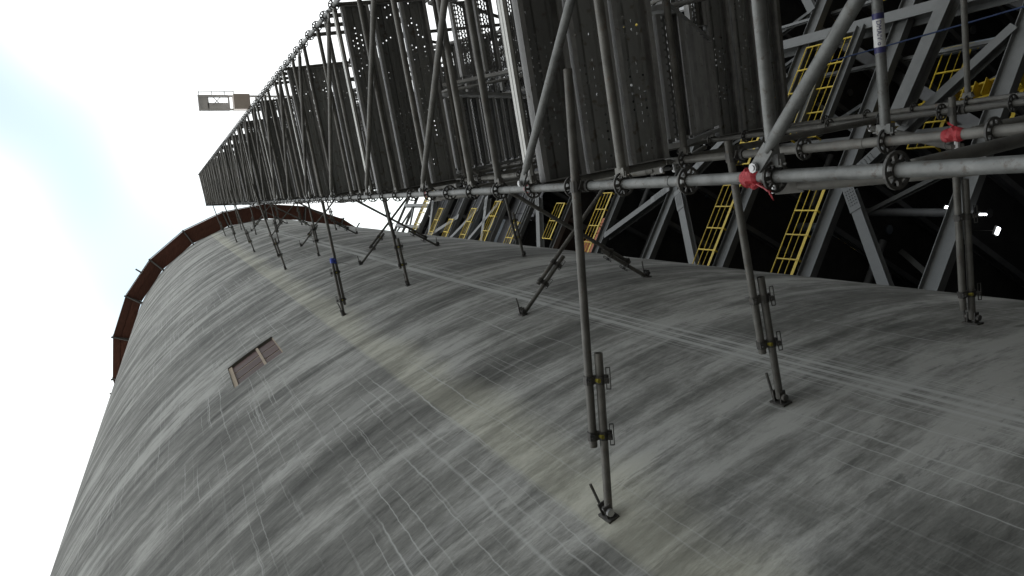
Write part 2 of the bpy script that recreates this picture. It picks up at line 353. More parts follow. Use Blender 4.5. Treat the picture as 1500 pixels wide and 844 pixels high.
# ring platform round the chimney head
ring = empty('ring_platform', (CX, CY, 0)); RZ = 53.0
tag(ring, 'brown timber working platform ringing the head of the concrete chimney', 'platform')
NP = 24
for k in range(NP):
    a0, a1 = k*15.0+4, k*15.0+19
    dz = random.uniform(-.05, .05)
    for j, (r0, r1) in enumerate(((CR+.07, CR+.56), (CR+.575, CR+.95))):
        p = MB(); g0 = .12+random.uniform(0, .25) if j == 0 else .1
        q = [cpt(a0+g0, RZ+dz, r0), cpt(a1-g0, RZ+dz, r0), cpt(a1-.1, RZ+dz, r1*1.004), cpt(a0+.1, RZ+dz, r1*1.004)]
        q = [x-Vector((CX, CY, 0)) for x in q]; th = Vector((0, 0, .05))
        p.add(q+[x+th for x in q], [(0, 1, 2, 3), (7, 6, 5, 4), (0, 4, 5, 1), (1, 5, 6, 2), (2, 6, 7, 3), (3, 7, 4, 0)])
        p.build('deck_board', M_wood, ring)
    p = MB()                                                   # fascia board standing on the outer edge
    a, b = cpt(a0+.15, RZ+.3, CR+1.0)-Vector((CX, CY, 0)), cpt(a1-.15, RZ+.3, CR+1.0)-Vector((CX, CY, 0))
    p.bar(a, b, .05, .62); p.build('fascia_board', M_wood, ring)
    p = MB(); c0 = Vector((CX, CY, 0))
    p.bar(cpt(a0, RZ-.11, CR-.02)-c0, cpt(a0, RZ-.11, CR+1.12)-c0, .09, .12)
    p.bar(cpt(a0, RZ-.9, CR-.02)-c0, cpt(a0, RZ-.16, CR+.95)-c0, .06, .06)
    p.tube(cpt(a0, RZ-.1, CR+1.05)-c0, cpt(a0, RZ+1.2, CR+1.05)-c0, .035, 8)
    p.build('bracket', M_dark, ring)
    p = MB(); p.tube(cpt(a0, RZ+1.1, CR+1.05)-c0, cpt(a1, RZ+1.1, CR+1.05)-c0, .025, 6); p.build('guard_rail', M_tube, ring)
    if k % 3 == 1:
        p = MB(); am_ = a0+random.uniform(3, 9); p.tube(cpt(am_, RZ-.05, CR+.9)-c0, cpt(am_, RZ-.02, CR+1.35)-c0, .05, 8); p.build('stub_tube', M_tube, ring)

# ------------------------------------------------------------------ scaffold stair tower
UAZ = R_(115.5); AX, AY = .634, 1.94
TOP = 54.8
sc = empty('scaffold_tower', (AX, AY, 0), math.pi/2-UAZ)       # local x: away from the wall, local y: along the tower
tag(sc, 'tall tube scaffold stair tower of steel decks, rosettes and braces beside chimney', 'scaffold')
MS = (0, 1.09, 3.16, 4.25); NS = (0, 2.07); TR = .02415
Z0 = 3.13                                                     # height of rosette 0
def zr(i): return Z0+.5*i
IMAX = int((TOP-.1-Z0)/.5)
# rosette: punched disc
def rosette_mesh(name, n=24):
    b = MB(); t = .0045
    def annulus(r0, r1, th):
        vs = []
        for i in range(n):
            a = 2*math.pi*i/n
            for r in (r0, r1):
                for z in (-th, th): vs.append((r*math.cos(a), r*math.sin(a), z))
        fs = []
        for i in range(n):
            k, j = 4*i, 4*((i+1) % n)
            fs += [(k, j, j+2, k+2), (k+1, k+3, j+3, j+1), (k+2, j+2, j+3, k+3), (k, k+1, j+1, j)]
        b.add(vs, fs)
    annulus(.051, .0615, t); annulus(.0243, .033, .007)
    for i in range(8):
        a = 2*math.pi*(i+.5)/8; wd = .016 if i % 2 else .011
        b.box((.042*math.cos(a), .042*math.sin(a), 0), (.024, wd, t*1.8), Matrix.Rotation(a, 3, 'Z'))
    return b.mesh(name, M_dark)
ROS = rosette_mesh('rosette'); ROS12 = rosette_mesh('rosette_small', 16)
far = MB(); nro = 0
stds = {}
for mi, m in enumerate(MS):
    for ni, nn in enumerate(NS):
        s = MB(); s.hollow((0, 0, 0), (0, 0, TOP), TR, 16)
        i = -6
        while zr(i) < TOP:                                    # spigot joints every two metres
            if i % 4 == 2: s.tube((0, 0, zr(i)+.12), (0, 0, zr(i)+.30), TR+.0022, 16)
            i += 1
        st = s.build('standard', M_galv if (mi, ni) == (0, 0) else M_tube if mi else M_galv, sc, True); st.location = (nn, m, -.13 if mi == 1 else 0); stds[mi, ni] = st
        keep = {(0, 0): 62, (0, 1): 100, (1, 0): 38, (2, 0): 32, (3, 0): 26, (1, 1): 16, (2, 1): 12}.get((mi, ni), 0)
        for i in range(-6, IMAX+1):
            if zr(i) < .05: continue
            if i < keep-2: put(ROS if i < 24 else ROS12, 'rosette', st, (0, 0, zr(i)), (0, 0, random.uniform(0, .5)))
            else:
                far.tube((nn, m, zr(i)-.005-(.13 if mi == 1 else 0)), (nn, m, zr(i)+.005-(.13 if mi == 1 else 0)), .06, 10)
        b = MB(); b.box((nn, m, .004), (.16, .16, .012)); b.tube((nn, m, 0), (nn, m, .2), .019, 10); b.build('base_plate', M_dark, sc)
tag(far.build('small_rosettes', M_dark, sc), kind='stuff')

def ledger_mesh(L, name):
    b = MB(); b.tube((.075, 0, 0), (L-.075, 0, 0), TR, 14)
    for x, s in ((.0, 1), (L, -1)):
        b.box((x+s*.062, 0, 0), (.04, .034, .075)); b.box((x+s*.05, 0, .03), (.03, .022, .03)); b.box((x+s*.05, 0, -.03), (.03, .022, .03))
        b.box((x+s*.045, 0, .005), (.006, .006, .13))         # wedge
    return b.mesh(name, M_tube, True)
LU = ledger_mesh(2.07, 'ledger_long'); LV = ledger_mesh(1.09, 'ledger_short')
LUg = LU.copy(); LUg.materials[0] = M_galv
def led_u(m, z, name='ledger', me=LU): return put(me, name, sc, (0, m, z))
def led_v(nn, mi, z, name='ledger'): return put(LV if mi in (0, 2) else LU, name, sc, (nn, MS[mi], z), (0, 0, math.pi/2))
plats = [i for i in range(-3, IMAX-1) if (i-5) % 8 == 0]       # near landings, every four metres
plats2 = [i for i in range(-5, IMAX-1) if (i-5) % 8 == 4]      # far landings
for i in plats:
    led_u(0, zr(i)); led_u(1.09, zr(i)-.13)
    for d in (1, 2): led_u(0, zr(i+d), 'guard_rail')
    if i+6 <= IMAX: led_u(0, zr(i+6)); 
    if i+4 <= IMAX: led_u(0, zr(i+4), me=LUg if i < 3 else LU)
    for nn in NS:
        led_v(nn, 0, zr(i))
        for d in (1, 2, 3): led_v(nn, 0, zr(i+d), 'guard_rail')
for i in plats2:
    led_u(3.16, zr(i)); led_u(4.25, zr(i))
    for d in (1, 2): led_u(4.25, zr(i+d), 'guard_rail')
    if i+4 <= IMAX: led_u(4.25, zr(i+4))
    for nn in NS:
        led_v(nn, 2, zr(i))
        for d in (1, 2): led_v(nn, 2, zr(i+d), 'guard_rail')
led_u(1.09, zr(2)-.13, me=LUg)
for i in range(-5, IMAX):
    if (i-5) % 4 == 0:
        for nn in NS: led_v(nn, 1, zr(i), 'middle_ledger')

# decks
def plank_mesh(L, W, name, mat):
    me = bpy.data.meshes.new(name); bm = bmesh.new(); uvl = bm.loops.layers.uv.new('UVMap')
    h = .075; e = W/2
    half = [(-e+.034, -h+.012), (-e+.034, -h), (-e, -h), (-e, 0), (-e+.042, 0), (-e+.05, -.02), (-e+.072, -.02), (-e+.08, 0), (-.03, 0), (-.024, -.014), (-.008, -.014)]
    prof = half+[(-y, z) for y, z in reversed(half)]
    s = 0; ss = [0]
    for a, b in zip(prof[:-1], prof[1:]): s += math.dist(a, b); ss.append(s)
    v0 = [bm.verts.new((.03, y, z)) for y, z in prof]; v1 = [bm.verts.new((L-.03, y, z)) for y, z in prof]
    for k in range(len(prof)-1):
        f = bm.faces.new((v0[k], v0[k+1], v1[k+1], v1[k])); f.material_index = 0 if 3 < k < len(prof)-5 else 1
        for lp, (x, y) in zip(f.loops, ((0, ss[k]), (0, ss[k+1]), (L, ss[k+1]), (L, ss[k]))): lp[uvl].uv = (x, y)
    for x0 in (.03, L-.03):                                    # end caps with hooks over the ledgers
        for (c, d) in (((x0, 0, -h/2), (.006, W-.004, h)), ((x0+(-.03 if x0 < 1 else .03)*.6, -W*.3, .0), (.05, .035, .02)), ((x0+(-.03 if x0 < 1 else .03)*.6, W*.3, .0), (.05, .035, .02))):
            r = bmesh.ops.create_cube(bm, size=1, matrix=Matrix.Translation(c) @ Matrix.Diagonal((*d, 1)))
            for v_ in r['verts']:
                for f in v_.link_faces: f.material_index = 1
    bm.normal_update(); bm.to_mesh(me); bm.free(); me.materials.append(mat); me.materials.append(M_sheet); return me
PL = plank_mesh(2.07, .3, 'deck_plank', M_deck); PLm = plank_mesh(2.07, .3, 'deck_plank_mesh', M_mesh)
TB = MB(); TB.box((1.035, 0, 0), (2.0, .022, .07)); TB = TB.mesh('toe_board', M_toe)
for i in plats:
    for k in range(3): put(PL, 'deck_plank', sc, (0, .05+.16+.328*k, zr(i)+.012+random.uniform(-.004, .004)))
    put(TB, 'toe_board', sc, (0, -.012, zr(i)-.03+.03))
for i in plats2:
    for k in range(3): put(PL if k != 1 else PL, 'deck_plank', sc, (0, 3.16+.05+.16+.328*k, zr(i)+.012))
# flights
TRD = plank_mesh(.86, .21, 'tread', M_mesh)
def flight(i, up):
    z0 = zr(i); z1 = z0+2.0
    x0 = .1 if up else 1.1
    ya, yb = (1.12, 3.14) if up else (3.14, 1.12)
    e = empty('stair_flight'); e.parent = sc
    sgn = 1 if yb > ya else -1
    for x in (x0, x0+.9):
        b = MB(); b.bar((x, ya-sgn*.03, z0-.02), (x, yb+sgn*.03, z1-.02), .035, .17); b.build('stringer', M_sheet, e)
    for k in range(1, 10):
        t = k/10; put(TRD, 'tread', e, (x0+.02, ya+(yb-ya)*t, z0+2*t))
    put(TRD, 'tread', e, (x0+.02, ya+sgn*.03, z0+.012))
    b = MB(); xr = x0+.9 if up else x0
    b.tube((xr, ya, z0+1.0), (xr, yb, z1+1.0), .019, 8)
    for t in (.1, .5, .9): b.tube((xr, ya+(yb-ya)*t, z0+2*t), (xr, ya+(yb-ya)*t, z0+2*t+1.0), .015, 8)
    b.build('handrail', M_yel if up and i == 5 else M_tube, e, True)
for i in plats:
    if i+4 <= IMAX-2: flight(i, True)
for i in plats2:
    if i+4 <= IMAX-2: flight(i, False)
# braces with flattened, bolted ends
def brace(p, q, mat=M_tube):
    p, q = Vector(p), Vector(q); d = (q-p).normalized(); side = Vector((0, -1, 0)) if abs(d.y) < .5 else Vector((-1, 0, 0))
    b = MB(); b.tube(p+d*.13, q-d*.13, TR, 14)
    for e, s in ((p, 1), (q, -1)):
        b.tube(e+d*s*.16, e+d*s*.08, TR, 14, .017)
        b.bar(e+d*s*.1, e-d*s*.005, .052, .014, side)
    o = b.build('diagonal_brace', mat, sc, True)
    for e in (p, q):
        k = MB(); k.tube(e-side*.05, e+side*.028, .012, 8); k.tube(e+side*.012, e+side*.024, .019, 8); k.build('pin', M_boltm, o)
    return o
for i in range(-3, IMAX+1):
    if (i-5) % 4 == 0:
        brace((.045, -.055, zr(i)-.03+.06), (2.02, -.055, zr(i-4)+.06), M_galv if i < 8 else M_tube)
        if (i-5) % 8 == 4: brace((-.05, .05, zr(i)+.05), (-.05, 1.04, zr(i-4)+.05)) if i < 40 else None
        if i > 0: brace((-.055, 1.14, zr(i-4)+.06), (-.055, 3.11, zr(i)+.06))
        brace((2.125, 1.14, zr(i-4)+.06), (2.125, 3.11, zr(i)+.06))

# ------------------------------------------------------------------ wall ties
scm = Matrix.Translation((AX, AY, 0)) @ Matrix.Rotation(math.pi/2-UAZ, 4, 'Z')
def wall_hit(p, d):
    """distance along d from p to the chimney shell in plan"""
    ox, oy = p.x-CX, p.y-CY; b = ox*d.x+oy*d.y; c = ox*ox+oy*oy-CR*CR
    return -b-math.sqrt(max(b*b-c, 0))
def coupler(mb, c, d, off):
    """swivel coupler body gripping two parallel tubes, with nut studs"""
    side = off.normalized(); up = d.cross(side).normalized()
    m3 = Matrix((d, side, up)).transposed()
    mb.tube(c-d*.025, c+d*.025, .031, 10); mb.tube(c+off-d*.025, c+off+d*.025, .031, 10)
    mb.box(c+off*.5, (.045, .05, .03), m3)
    for k in (-.036, 1.0):
        e = c+off*k+side*(.036 if k > .5 else -.0)
        mb.tube(e-up*.05, e+up*.06, .007, 6); mb.box(e+up*.035, (.03, .026, .018), m3); mb.box(e-up*.035, (.03, .03, .02), m3)
    # spanner-style strap hanging off the stud
    e = c+off+side*.045+up*.03
    for s in (-.011, .011): mb.bar(e+side*s-d*.075, e+side*s+d*.05, .005, .006, up)
    for x in (-.075, .05): mb.bar(e-side*.012+d*x, e+side*.012+d*x, .005, .006, up)
def tie(n0, m0, z, foot_m, start=.55, over=.55, label='', group=None, flip=1, ext=.95, tape=None):
    p = scm @ Vector((n0, m0, z)); 
    pf = scm @ Vector((-1.7, foot_m, z)); d = (pf-p); d.z = 0; d.normalize()
    L = wall_hit(p, d); foot = p+d*L
    e = empty('wall_tie', foot); inv = Matrix.Translation(-foot)
    sd = d.cross(Vector((0, 0, 1))).normalized()
    off = (sd*.055*flip+Vector((0, 0, -.03)))
    b = MB(); f0 = Vector((0, 0, 0))
    endm = -d*(ext-over)
    b.hollow(p-foot-d*start-off, endm-off, TR); b.build('main_tube', M_tube, e, True)
    b = MB(); b.hollow(-d*.035, -d*ext, TR); b.build('extension_tube', M_tube, e, True)
    for t in (.12, .72):
        c = endm-d*(over*t)
        cb = MB(); coupler(cb, c-off, d, off); o = cb.build('coupler', M_dark, e)
        if random.random() < .5:
            k = MB(); k.tube(c-off*.4-Vector((0, 0, .04)), c-off*.4+Vector((0, 0, .035)), .013, 8); k.build('nut', M_yband, o)
    # anchor: plate against the wall, eye fork and its lever pin
    nrm = Vector((foot.x-CX, foot.y-CY, 0)).normalized(); tg = Vector((-nrm.y, nrm.x, 0))
    m3 = Matrix((nrm, tg, Vector((0, 0, 1)))).transposed()
    b = MB(); b.box(nrm*.004, (.016, .075, .12), m3); b.box(nrm*.045+Vector((0, 0, .028)), (.09, .05, .008), m3); b.box(nrm*.045-Vector((0, 0, .028)), (.09, .05, .008), m3)
    b.build('anchor_plate', M_dark, e)
    b = MB(); b.tube(nrm*.05+Vector((0, 0, -.05)), nrm*.05+Vector((0, 0, .05)), .016, 10); b.tube(nrm*.05-Vector((0, 0, .055)), nrm*.05-Vector((0, 0, .035)), .024, 8)
    b.build('bolt', M_boltm if start > .5 and z < 6 else M_dark, e)
    b = MB(); b.tube(nrm*.01+Vector((0, 0, .055)), nrm*.19+Vector((0, 0, .09))+tg*.01, .009, 8); b.build('lever_pin', M_dark, e)
    if start > 0 and n0 == 0:                                  # clamp that grips the standard
        b = MB(); pp = p-foot
        b.tube(pp-Vector((0, 0, .035)), pp+Vector((0, 0, .035)), .034, 12); b.tube(pp-off-d*.03, pp-off+d*.03, .031, 10); b.box(pp-off*.5, (.05, .05, .05))
        b.tube(pp+sd*.05-Vector((0, 0, .06)), pp+sd*.05+Vector((0, 0, .06)), .007, 6)
        b.build('standard_clamp', M_dark, e)
    if tape:
        b = MB(); c = -d*(ext-.02); b.tube(c-d*.045, c+d*.03, .029, 9, .036); b.tube(c-off*.5-d*.02, c-off*.9+d*.045, .035, 9, .026); b.build('blue_tape', M_blue, e)
        b = MB(); b.bar(c, c+sd*.24-Vector((0, 0, .08))+d*.1, .006, .03); b.build('tape_tail', M_dark, e)
    tag(e, label, 'wall tie', group); return e
ZT = 3.38+CAM_Z
G = 'tube ties between scaffold and chimney'
tie(0, 0, ZT, -.16, .62, .55, 'long straight tube tie clamped to scaffold corner, its foot in the pale wall strip', G, 1, .98)
tie(0, 1.09, ZT, 1.21, .1, .5, 'straight tube tie with short side tube, footed beside the wide milky run', G, 1, .86)
tie(0, 3.16, ZT, 3.17, .1, .98, 'dark doubled tube tie in front of the grey braced frame', G, 1, 1.1)
tie(0, 0, ZT+8, 0, .6, .75, 'long straight tube tie wrapped with bright blue tape', G, -1, .9, True)
tie(0, 1.09, ZT+8, 1.13, .1, .5, 'straight tube tie near the crossed ties, level with the blue taped tie', G, 1, .8)
tie(0, 3.16, ZT+8, 3.3, .1, .5, 'straight tube tie ending just under the chimney edge, level with the blue taped tie', G, 1, .8)
ROW = ('lowest', 'second', 'third', 'fourth', 'fifth', 'sixth')
for j in range(2, 6):
    for (m0, fm, wh) in ((0, .2, 'scaffold corner tube'), (1.09, 1.12, 'second scaffold tube'), (3.16, 3.25, 'third scaffold tube')):
        z = ZT+8*j
        if z > RZ-2: continue
        tie(0, m0, z, fm, .5 if m0 == 0 else .1, .5, 'straight tie of the %s straight row up, at the %s' % (ROW[j], wh), G, random.choice((-1, 1)), .85)
for j in range(5):
    z = ZT+4+8*j
    if z > RZ-2: continue
    la, lb = ('slanting tie of the %s crossed pair up, its foot %s' % (ROW[j], q) for q in ('toward the shuttered window', 'toward the grey steel frame'))
    tie(0, 3.16, z, 1.2, .1, .45, la, G, 1, .85); tie(0, 1.09, z+.11, 3.26, .1, .45, lb, G, -1, .75)

# tape and paint on the tower's tubes
def on_std(mi, z, name, mat, hgt, label, cat, tail=None, r=.031, lumpy=0):
    p = scm @ Vector((0, MS[mi], z)); b = MB()
    if lumpy:
        n = 14; rows = 7; vs = []
        for k in range(rows):
            for i in range(n):
                a = 2*math.pi*i/n; rr = (r+random.uniform(-.2, 1)*lumpy*(1-abs(k/(rows-1)-.5)*1.3)) if 0 < k < rows-1 else .0255
                vs.append((rr*math.cos(a), rr*math.sin(a), -hgt/2+hgt*k/(rows-1)))
        b.add(vs, [(k*n+i, k*n+(i+1) % n, (k+1)*n+(i+1) % n, (k+1)*n+i) for k in range(rows-1) for i in range(n)])
    else: b.tube((0, 0, -hgt/2), (0, 0, hgt/2), r, 16)
    o = b.build(name, mat, None, False); o.location = p
    if tail:
        b = MB(); t = Vector(tail); prev = Vector((0, 0, 0))+t.normalized()*.02; 
        for k in range(1, 7):
            cur = t*(k/6)+Vector((0, 0, .012*math.sin(k*1.3))); b.bar(prev, cur, .03*(1-k/9), .005, Vector((0, 0, 1)).lerp(Vector((1, 0, 0)), .2*k % 1)); prev = cur
        b.build('tail', mat, o)
    return tag(o, label, cat)
on_std(0, zr(1)+.12, 'red_tape_wrap', M_red, .09, 'crumpled red tape wrapped round the tube below the big bolted brace end', 'tape', (-.1, -.04, -.19), .033, .016)
on_std(0, zr(5)+.07, 'red_paint_band', M_red, .03, 'thin red band on the scaffold tube beside the pale toe board', 'tape', None, .0252)
on_std(0, zr(9)+.07, 'red_paint_band', M_red, .03, 'thin faded red band on the scaffold tube high above the toe board', 'tape', None, .0252)
on_std(1, 1.95+CAM_Z+.12, 'red_tape_wrap', M_red, .09, 'loose red tape knotted on the rear scaffold tube', 'tape', (.07, .03, .05), .028, .012)

# ------------------------------------------------------------------ boiler house frame
bo = empty('boiler_house', (0, 0, 0), R_(10))
tag(bo, 'dark open steel frame boiler house with grey beams, braces and yellow railings', 'building')
HL = [h+CAM_Z for h in (4.6, 9.5, 14.3, 19.1, 23.7, 28.85, 33.6, 38.5, 43.8, 48.2, 52.4, 56.5, 60.2, 65.2)]
FY = 20.0; X0, X1 = -2.0, 52.0
CXS = (3.4, 17.1, 30.8, 44.5)
for x in CXS:
    b = MB(); b.ibeam((x, FY, 0), (x, FY, HL[-1]+.3), .5, .6, (0, 1, 0), .04, .025); b.build('column', M_steel, bo)
for x in (3.4, 10.2, 17.1, 24, 30.8, 37.6, 44.5):
    b = MB(); b.ibeam((x, FY+7, 0), (x, FY+7, HL[-1]), .5, .6, (0, 1, 0), .04, .025); b.build('rear_column', M_dsteel, bo)
for k, z in enumerate(HL):
    b = MB(); ht = .62 if k in (2, 3, 4, 5, 6) else .45
    segs = [X0]+list(CXS)+[X1]
    b.ibeam((X0, FY, z-ht/2+.3), (X1, FY, z-ht/2+.3), .32, ht); b.build('floor_beam', M_steel, bo)
    b = MB(); b.ibeam((X0, FY+7, z), (X1, FY+7, z), .35, .6); b.build('rear_beam', M_dsteel, bo)
    xs = X0+1.2
    while xs < X1:
        b = MB(); b.ibeam((xs, FY+.25, z+.06), (xs, FY+6.8, z+.06), .2, .36); b.build('joist', M_dsteel, bo); xs += 2.35
    x = X0
    while x < X1-.1:                                          # grating panels, a few left open
        x2 = min(x+3.5, X1)
        if random.random() > .12 or k > 9:
            b = MB(); b.box(((x+x2)/2, FY+3.6, z+.28), (x2-x-.03, 6.7, .05)); b.build('floor_grating', M_grate, bo)
        x = x2
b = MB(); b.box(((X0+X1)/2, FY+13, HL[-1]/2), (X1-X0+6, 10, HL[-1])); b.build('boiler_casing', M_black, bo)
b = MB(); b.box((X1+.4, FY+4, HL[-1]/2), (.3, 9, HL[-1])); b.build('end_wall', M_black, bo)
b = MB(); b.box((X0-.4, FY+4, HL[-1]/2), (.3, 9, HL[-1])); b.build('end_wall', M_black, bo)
# added clad wing, out of view, that shades the right of the chimney wall
b = MB(); b.box((21.6, -3.0, 16.5), (7, 24, 33)); b.build('shade_wing', M_clad, bo)
for z in range(2, 33, 3):
    b = MB(); b.bar((18.02, -15, z), (18.02, 9, z), .12, .16); b.build('shade_wing_girt', M_dsteel, bo)
# chevron braces meeting gusset plates at mid bay
def bbrace(x0, z0, x1, z1, y=FY-.02, wd=.36, ht=.36, mat=M_steel, plate=True):
    b = MB(); b.ibeam((x0, y, z0), (x1, y, z1), ht, wd, (0, 1, 0), .03, .03); o = b.build('brace', mat, bo)
    if plate:
        p = MB(); d = Vector((x1-x0, 0, z1-z0)).normalized(); c = Vector((x0, y-.19, z0))+d*.55; m3 = Matrix((d, Vector((0, 1, 0)), d.cross(Vector((0, 1, 0))))).transposed()
        p.box(c, (1.3, .02, .42), m3)
        for i in range(6):
            for j in range(4): 
                q = c+d*(-.35+.14*i)+d.cross(Vector((0, 1, 0)))*(-.13+.087*j); p.tube(q, q-Vector((0, .035, 0)), .022, 6)
        p.build('gusset_plate', mat, o)
for k, (za, zb, up) in enumerate(((2, 3, 1), (4, 5, 1), (7, 8, 1), (9, 10, 1), (12, 13, 1), (0, 1, 1))):
    zt, zbm = HL[zb]-.5, HL[za]+.3
    for c in (10.25, 23.95, 37.65):
        bbrace(c-.25, zt, c-5.3, zbm); bbrace(c+.25, zt, c+5.3, zbm)
bbrace(10.2, HL[5]+.35, 7.5, HL[6]-.4); bbrace(10.2, HL[9]+.35, 6.4, HL[10]-.3); bbrace(9.0, HL[10]+.3, 4.8, HL[11]+1.6); bbrace(8.3, HL[11]-.2, 6.0, HL[12]+2.5)
bbrace(17.4, HL[2]+.4, 23.5, HL[4]-.3, FY+3.2, .4, .4, M_dsteel, False)
bbrace(17.2, HL[2]+2.6, 12.2, HL[2]+2.9, FY-.6, .5, .5)
b = MB(); b.ibeam((12.4, FY-.3, HL[3]+1.6), (17.0, FY-.3, HL[3]+1.6), .25, .35); b.build('floor_beam', M_steel, bo)
b = MB(); b.ibeam((12.4, FY-.3, HL[3]+2.9), (17.0, FY-.3, HL[3]+2.9), .25, .35); b.build('floor_beam', M_steel, bo)
bbrace(12.6, HL[2]+1.0, 17.4, HL[3]+3.6, FY+1.0, .4, .4, M_dsteel, False)
# slim secondary members and pipes deep inside
for q in range(130):
    k = random.randrange(2, len(HL)-1); x = random.uniform(5, 27); y = random.uniform(FY+.6, FY+4.5)
    b = MB()
    if q % 3 == 0: b.ibeam((x, y, HL[k]+.3), (x+random.choice((-1, 1))*random.uniform(1.5, 3.5), y, HL[k+1]-.1), .2, .2, (0, 1, 0)); b.build('inner_brace', M_dsteel if q % 2 else M_steel, bo)
    elif q % 3 == 1: b.tube((x, y, HL[k]+.2), (x, y, HL[k+1]+.1), random.uniform(.06, .2), 12); b.build('riser_pipe', M_duct if q % 2 else M_dsteel, bo, True)
    else: b.tube((x, y, HL[k+1]-.5), (x+random.uniform(2, 6), y, HL[k+1]-.5), random.uniform(.05, .16), 12); b.build('service_pipe', M_dsteel, bo, True)
# upper cladding with thin girts
for k in range(8, 13):
    z = HL[k]+.4
    while z < HL[k+1]-.3:
        b = MB(); b.bar((X0, FY+.35, z), (X1, FY+.35, z), .1, .08); b.build('girt', M_steel, bo); z += 1.25
    x = X0
    while x < X1-.1:
        x2 = min(x+random.choice((2.2, 3.3)), X1)
        if not (k == 9 and 5.0 < x < 9.5):
            b = MB(); b.box(((x+x2)/2, FY+.55, (HL[k]+HL[k+1])/2+.2), (x2-x-.04, .06, HL[k+1]-HL[k]-.1)); b.build('cladding_panel', M_clad, bo)
        x = x2
# yellow railings
def railing(xa, xb, z, y=FY-.3, spacing=1.07, ytop=1.08):
    e = empty('railing', (0, 0, 0)); e.parent = bo
    n = max(1, round((xb-xa)/spacing))
    for i in range(n+1):
        x = xa+(xb-xa)*i/n; b = MB(); b.bar((x, y, z-.02), (x, y, z+ytop), .05, .05, (1, 0, 0)); b.bar((x, y-.02, z+.02), (x, y+.32, z+.02), .07, .03); b.build('post', M_yel, e)
    for q, r_ in ((ytop, .026), (ytop*.68, .018), (ytop*.38, .018)):
        b = MB(); b.tube((xa, y, z+q), (xb, y, z+q), r_, 8); b.build('rail', M_yel, e, True)
    b = MB(); b.box(((xa+xb)/2, y, z+.075), (xb-xa, .012, .13)); b.build('toe_plate', M_yel, e)
for k, xa, xb in ((3, 3.0, 10.0), (4, 3.0, 10.2), (6, 3.0, 10), (7, 7.0, 9.4), (8, 4.5, 8), (9, 6, 9.6), (10, 4.5, 9), (11, 4.5, 8), (13, 4, 12), (12, 4.5, 9), (4, 11.2, 15.5), (3, 18, 24), (2, 17.6, 24)):
    railing(xa, xb, HL[k]+.32)
railing(12.2, 16.6, HL[3]+1.78, FY-.3); railing(12.2, 16.6, HL[3]+3.1, FY-.3); railing(18, 24, HL[4]+.3, FY+1.2); railing(12, 16, HL[2]+2.3, FY+.9); railing(8.6, 12, HL[3]+.3, FY+2.4); railing(11.5, 15, HL[3]+.32, FY+1.8); railing(13, 16.5, HL[2]+.32, FY+1.4); railing(10, 14, HL[4]+.3, FY+2)
# a yellow ladder stair at the rear of the second bay
ld = MB()
for x in (12.4, 15.6, 18.8, 21.5):                            # slim hangers and diagonals in the second bay
    for k in (2, 3, 4):
        b = MB(); b.ibeam((x, FY+.5, HL[k]+.3), (x, FY+.5, HL[k+1]-.2), .14, .14, (0, 1, 0)); b.build('hanger', M_steel, bo)
        b = MB(); b.ibeam((x, FY+1.6, HL[k]+.3), (x+random.choice((-2.6, 2.6)), FY+1.6, HL[k+1]-.2), .18, .18, (0, 1, 0)); b.build('inner_brace', M_steel, bo)
for s in (0, .6): ld.bar((14.2+s, FY+1.2, HL[2]+.3), (13.0+s, FY+1.2, HL[3]+.3), .07, .16, (0, 1, 0))
ld.build('stair_stringer', M_yel, bo)
for q in range(14):
    t = q/14; b = MB(); b.box((14.5-1.2*t, FY+1.2, HL[2]+.4+(HL[3]-HL[2])*t), (.6, .5, .03)); b.build('stair_step', M_yel, bo)
# open steel stub frame on the roof
for x in (3.4, 5.2, 7.2, 9.5):
    b = MB(); b.ibeam((x, FY+.2, HL[-1]), (x, FY+.2, HL[-1]+9), .3, .35, (0, 1, 0)); b.build('roof_post', M_steel, bo)
for z in (3, 6, 9):
    b = MB(); b.ibeam((2.6, FY+.2, HL[-1]+z), (10.5, FY+.2, HL[-1]+z), .2, .3); b.build('roof_beam', M_steel, bo)
for a in (0, 3, 6): bbrace(5.2 if a % 2 else 9.5, HL[-1]+a, 9.5 if a % 2 else 5.2, HL[-1]+a+3, FY+.2, .16, .16, M_steel, False)
# ducts
def vessel(name, a, b_, r, mat, label, cat):
    m = MB(); a, b_ = Vector(a), Vector(b_); d = (b_-a).normalized()
    m.tube(a, b_, r, 40, None, False); m.tube(a, a-d*r*.35, r, 40, r*.55, True); m.tube(b_, b_+d*r*.35, r, 40, r*.55, True)
    o = m.build(name, mat, None, True)
    for t in (.1, .35, .6, .85):
        c = a.lerp(b_, t); k = MB(); k.tube(c-d*.04, c+d*.04, r+.05, 40); k.build('stiffener_ring', mat, o, False)
    o.rotation_euler = (0, 0, R_(10)); return tag(o, label, cat)
vessel('round_duct', (5.2, FY+2.3, HL[9]+2.5), (9.2, FY+2.3, HL[9]+2.5), 1.75, M_duct, 'blue grey round duct lying between the upper floors of the steel frame', 'duct')
vessel('orange_drum', (4.0, FY+1.9, HL[7]-1.45), (7.4, FY+1.9, HL[7]-1.45), 1.05, M_orange, 'rusty orange drum lying on a floor of the steel frame', 'drum')
o = MB(); o.box((7.6, FY+.7, HL[6]+.95), (2.4, .5, 1.2)); 
for i in range(4): o.box((6.7+.6*i, FY+.42, HL[6]+.95), (.06, .06, 1.2))
o = o.build('orange_crate', M_orange, None); o.rotation_euler = (0, 0, R_(10)); tag(o, 'orange brown ribbed crate standing behind a yellow railing', 'crate')
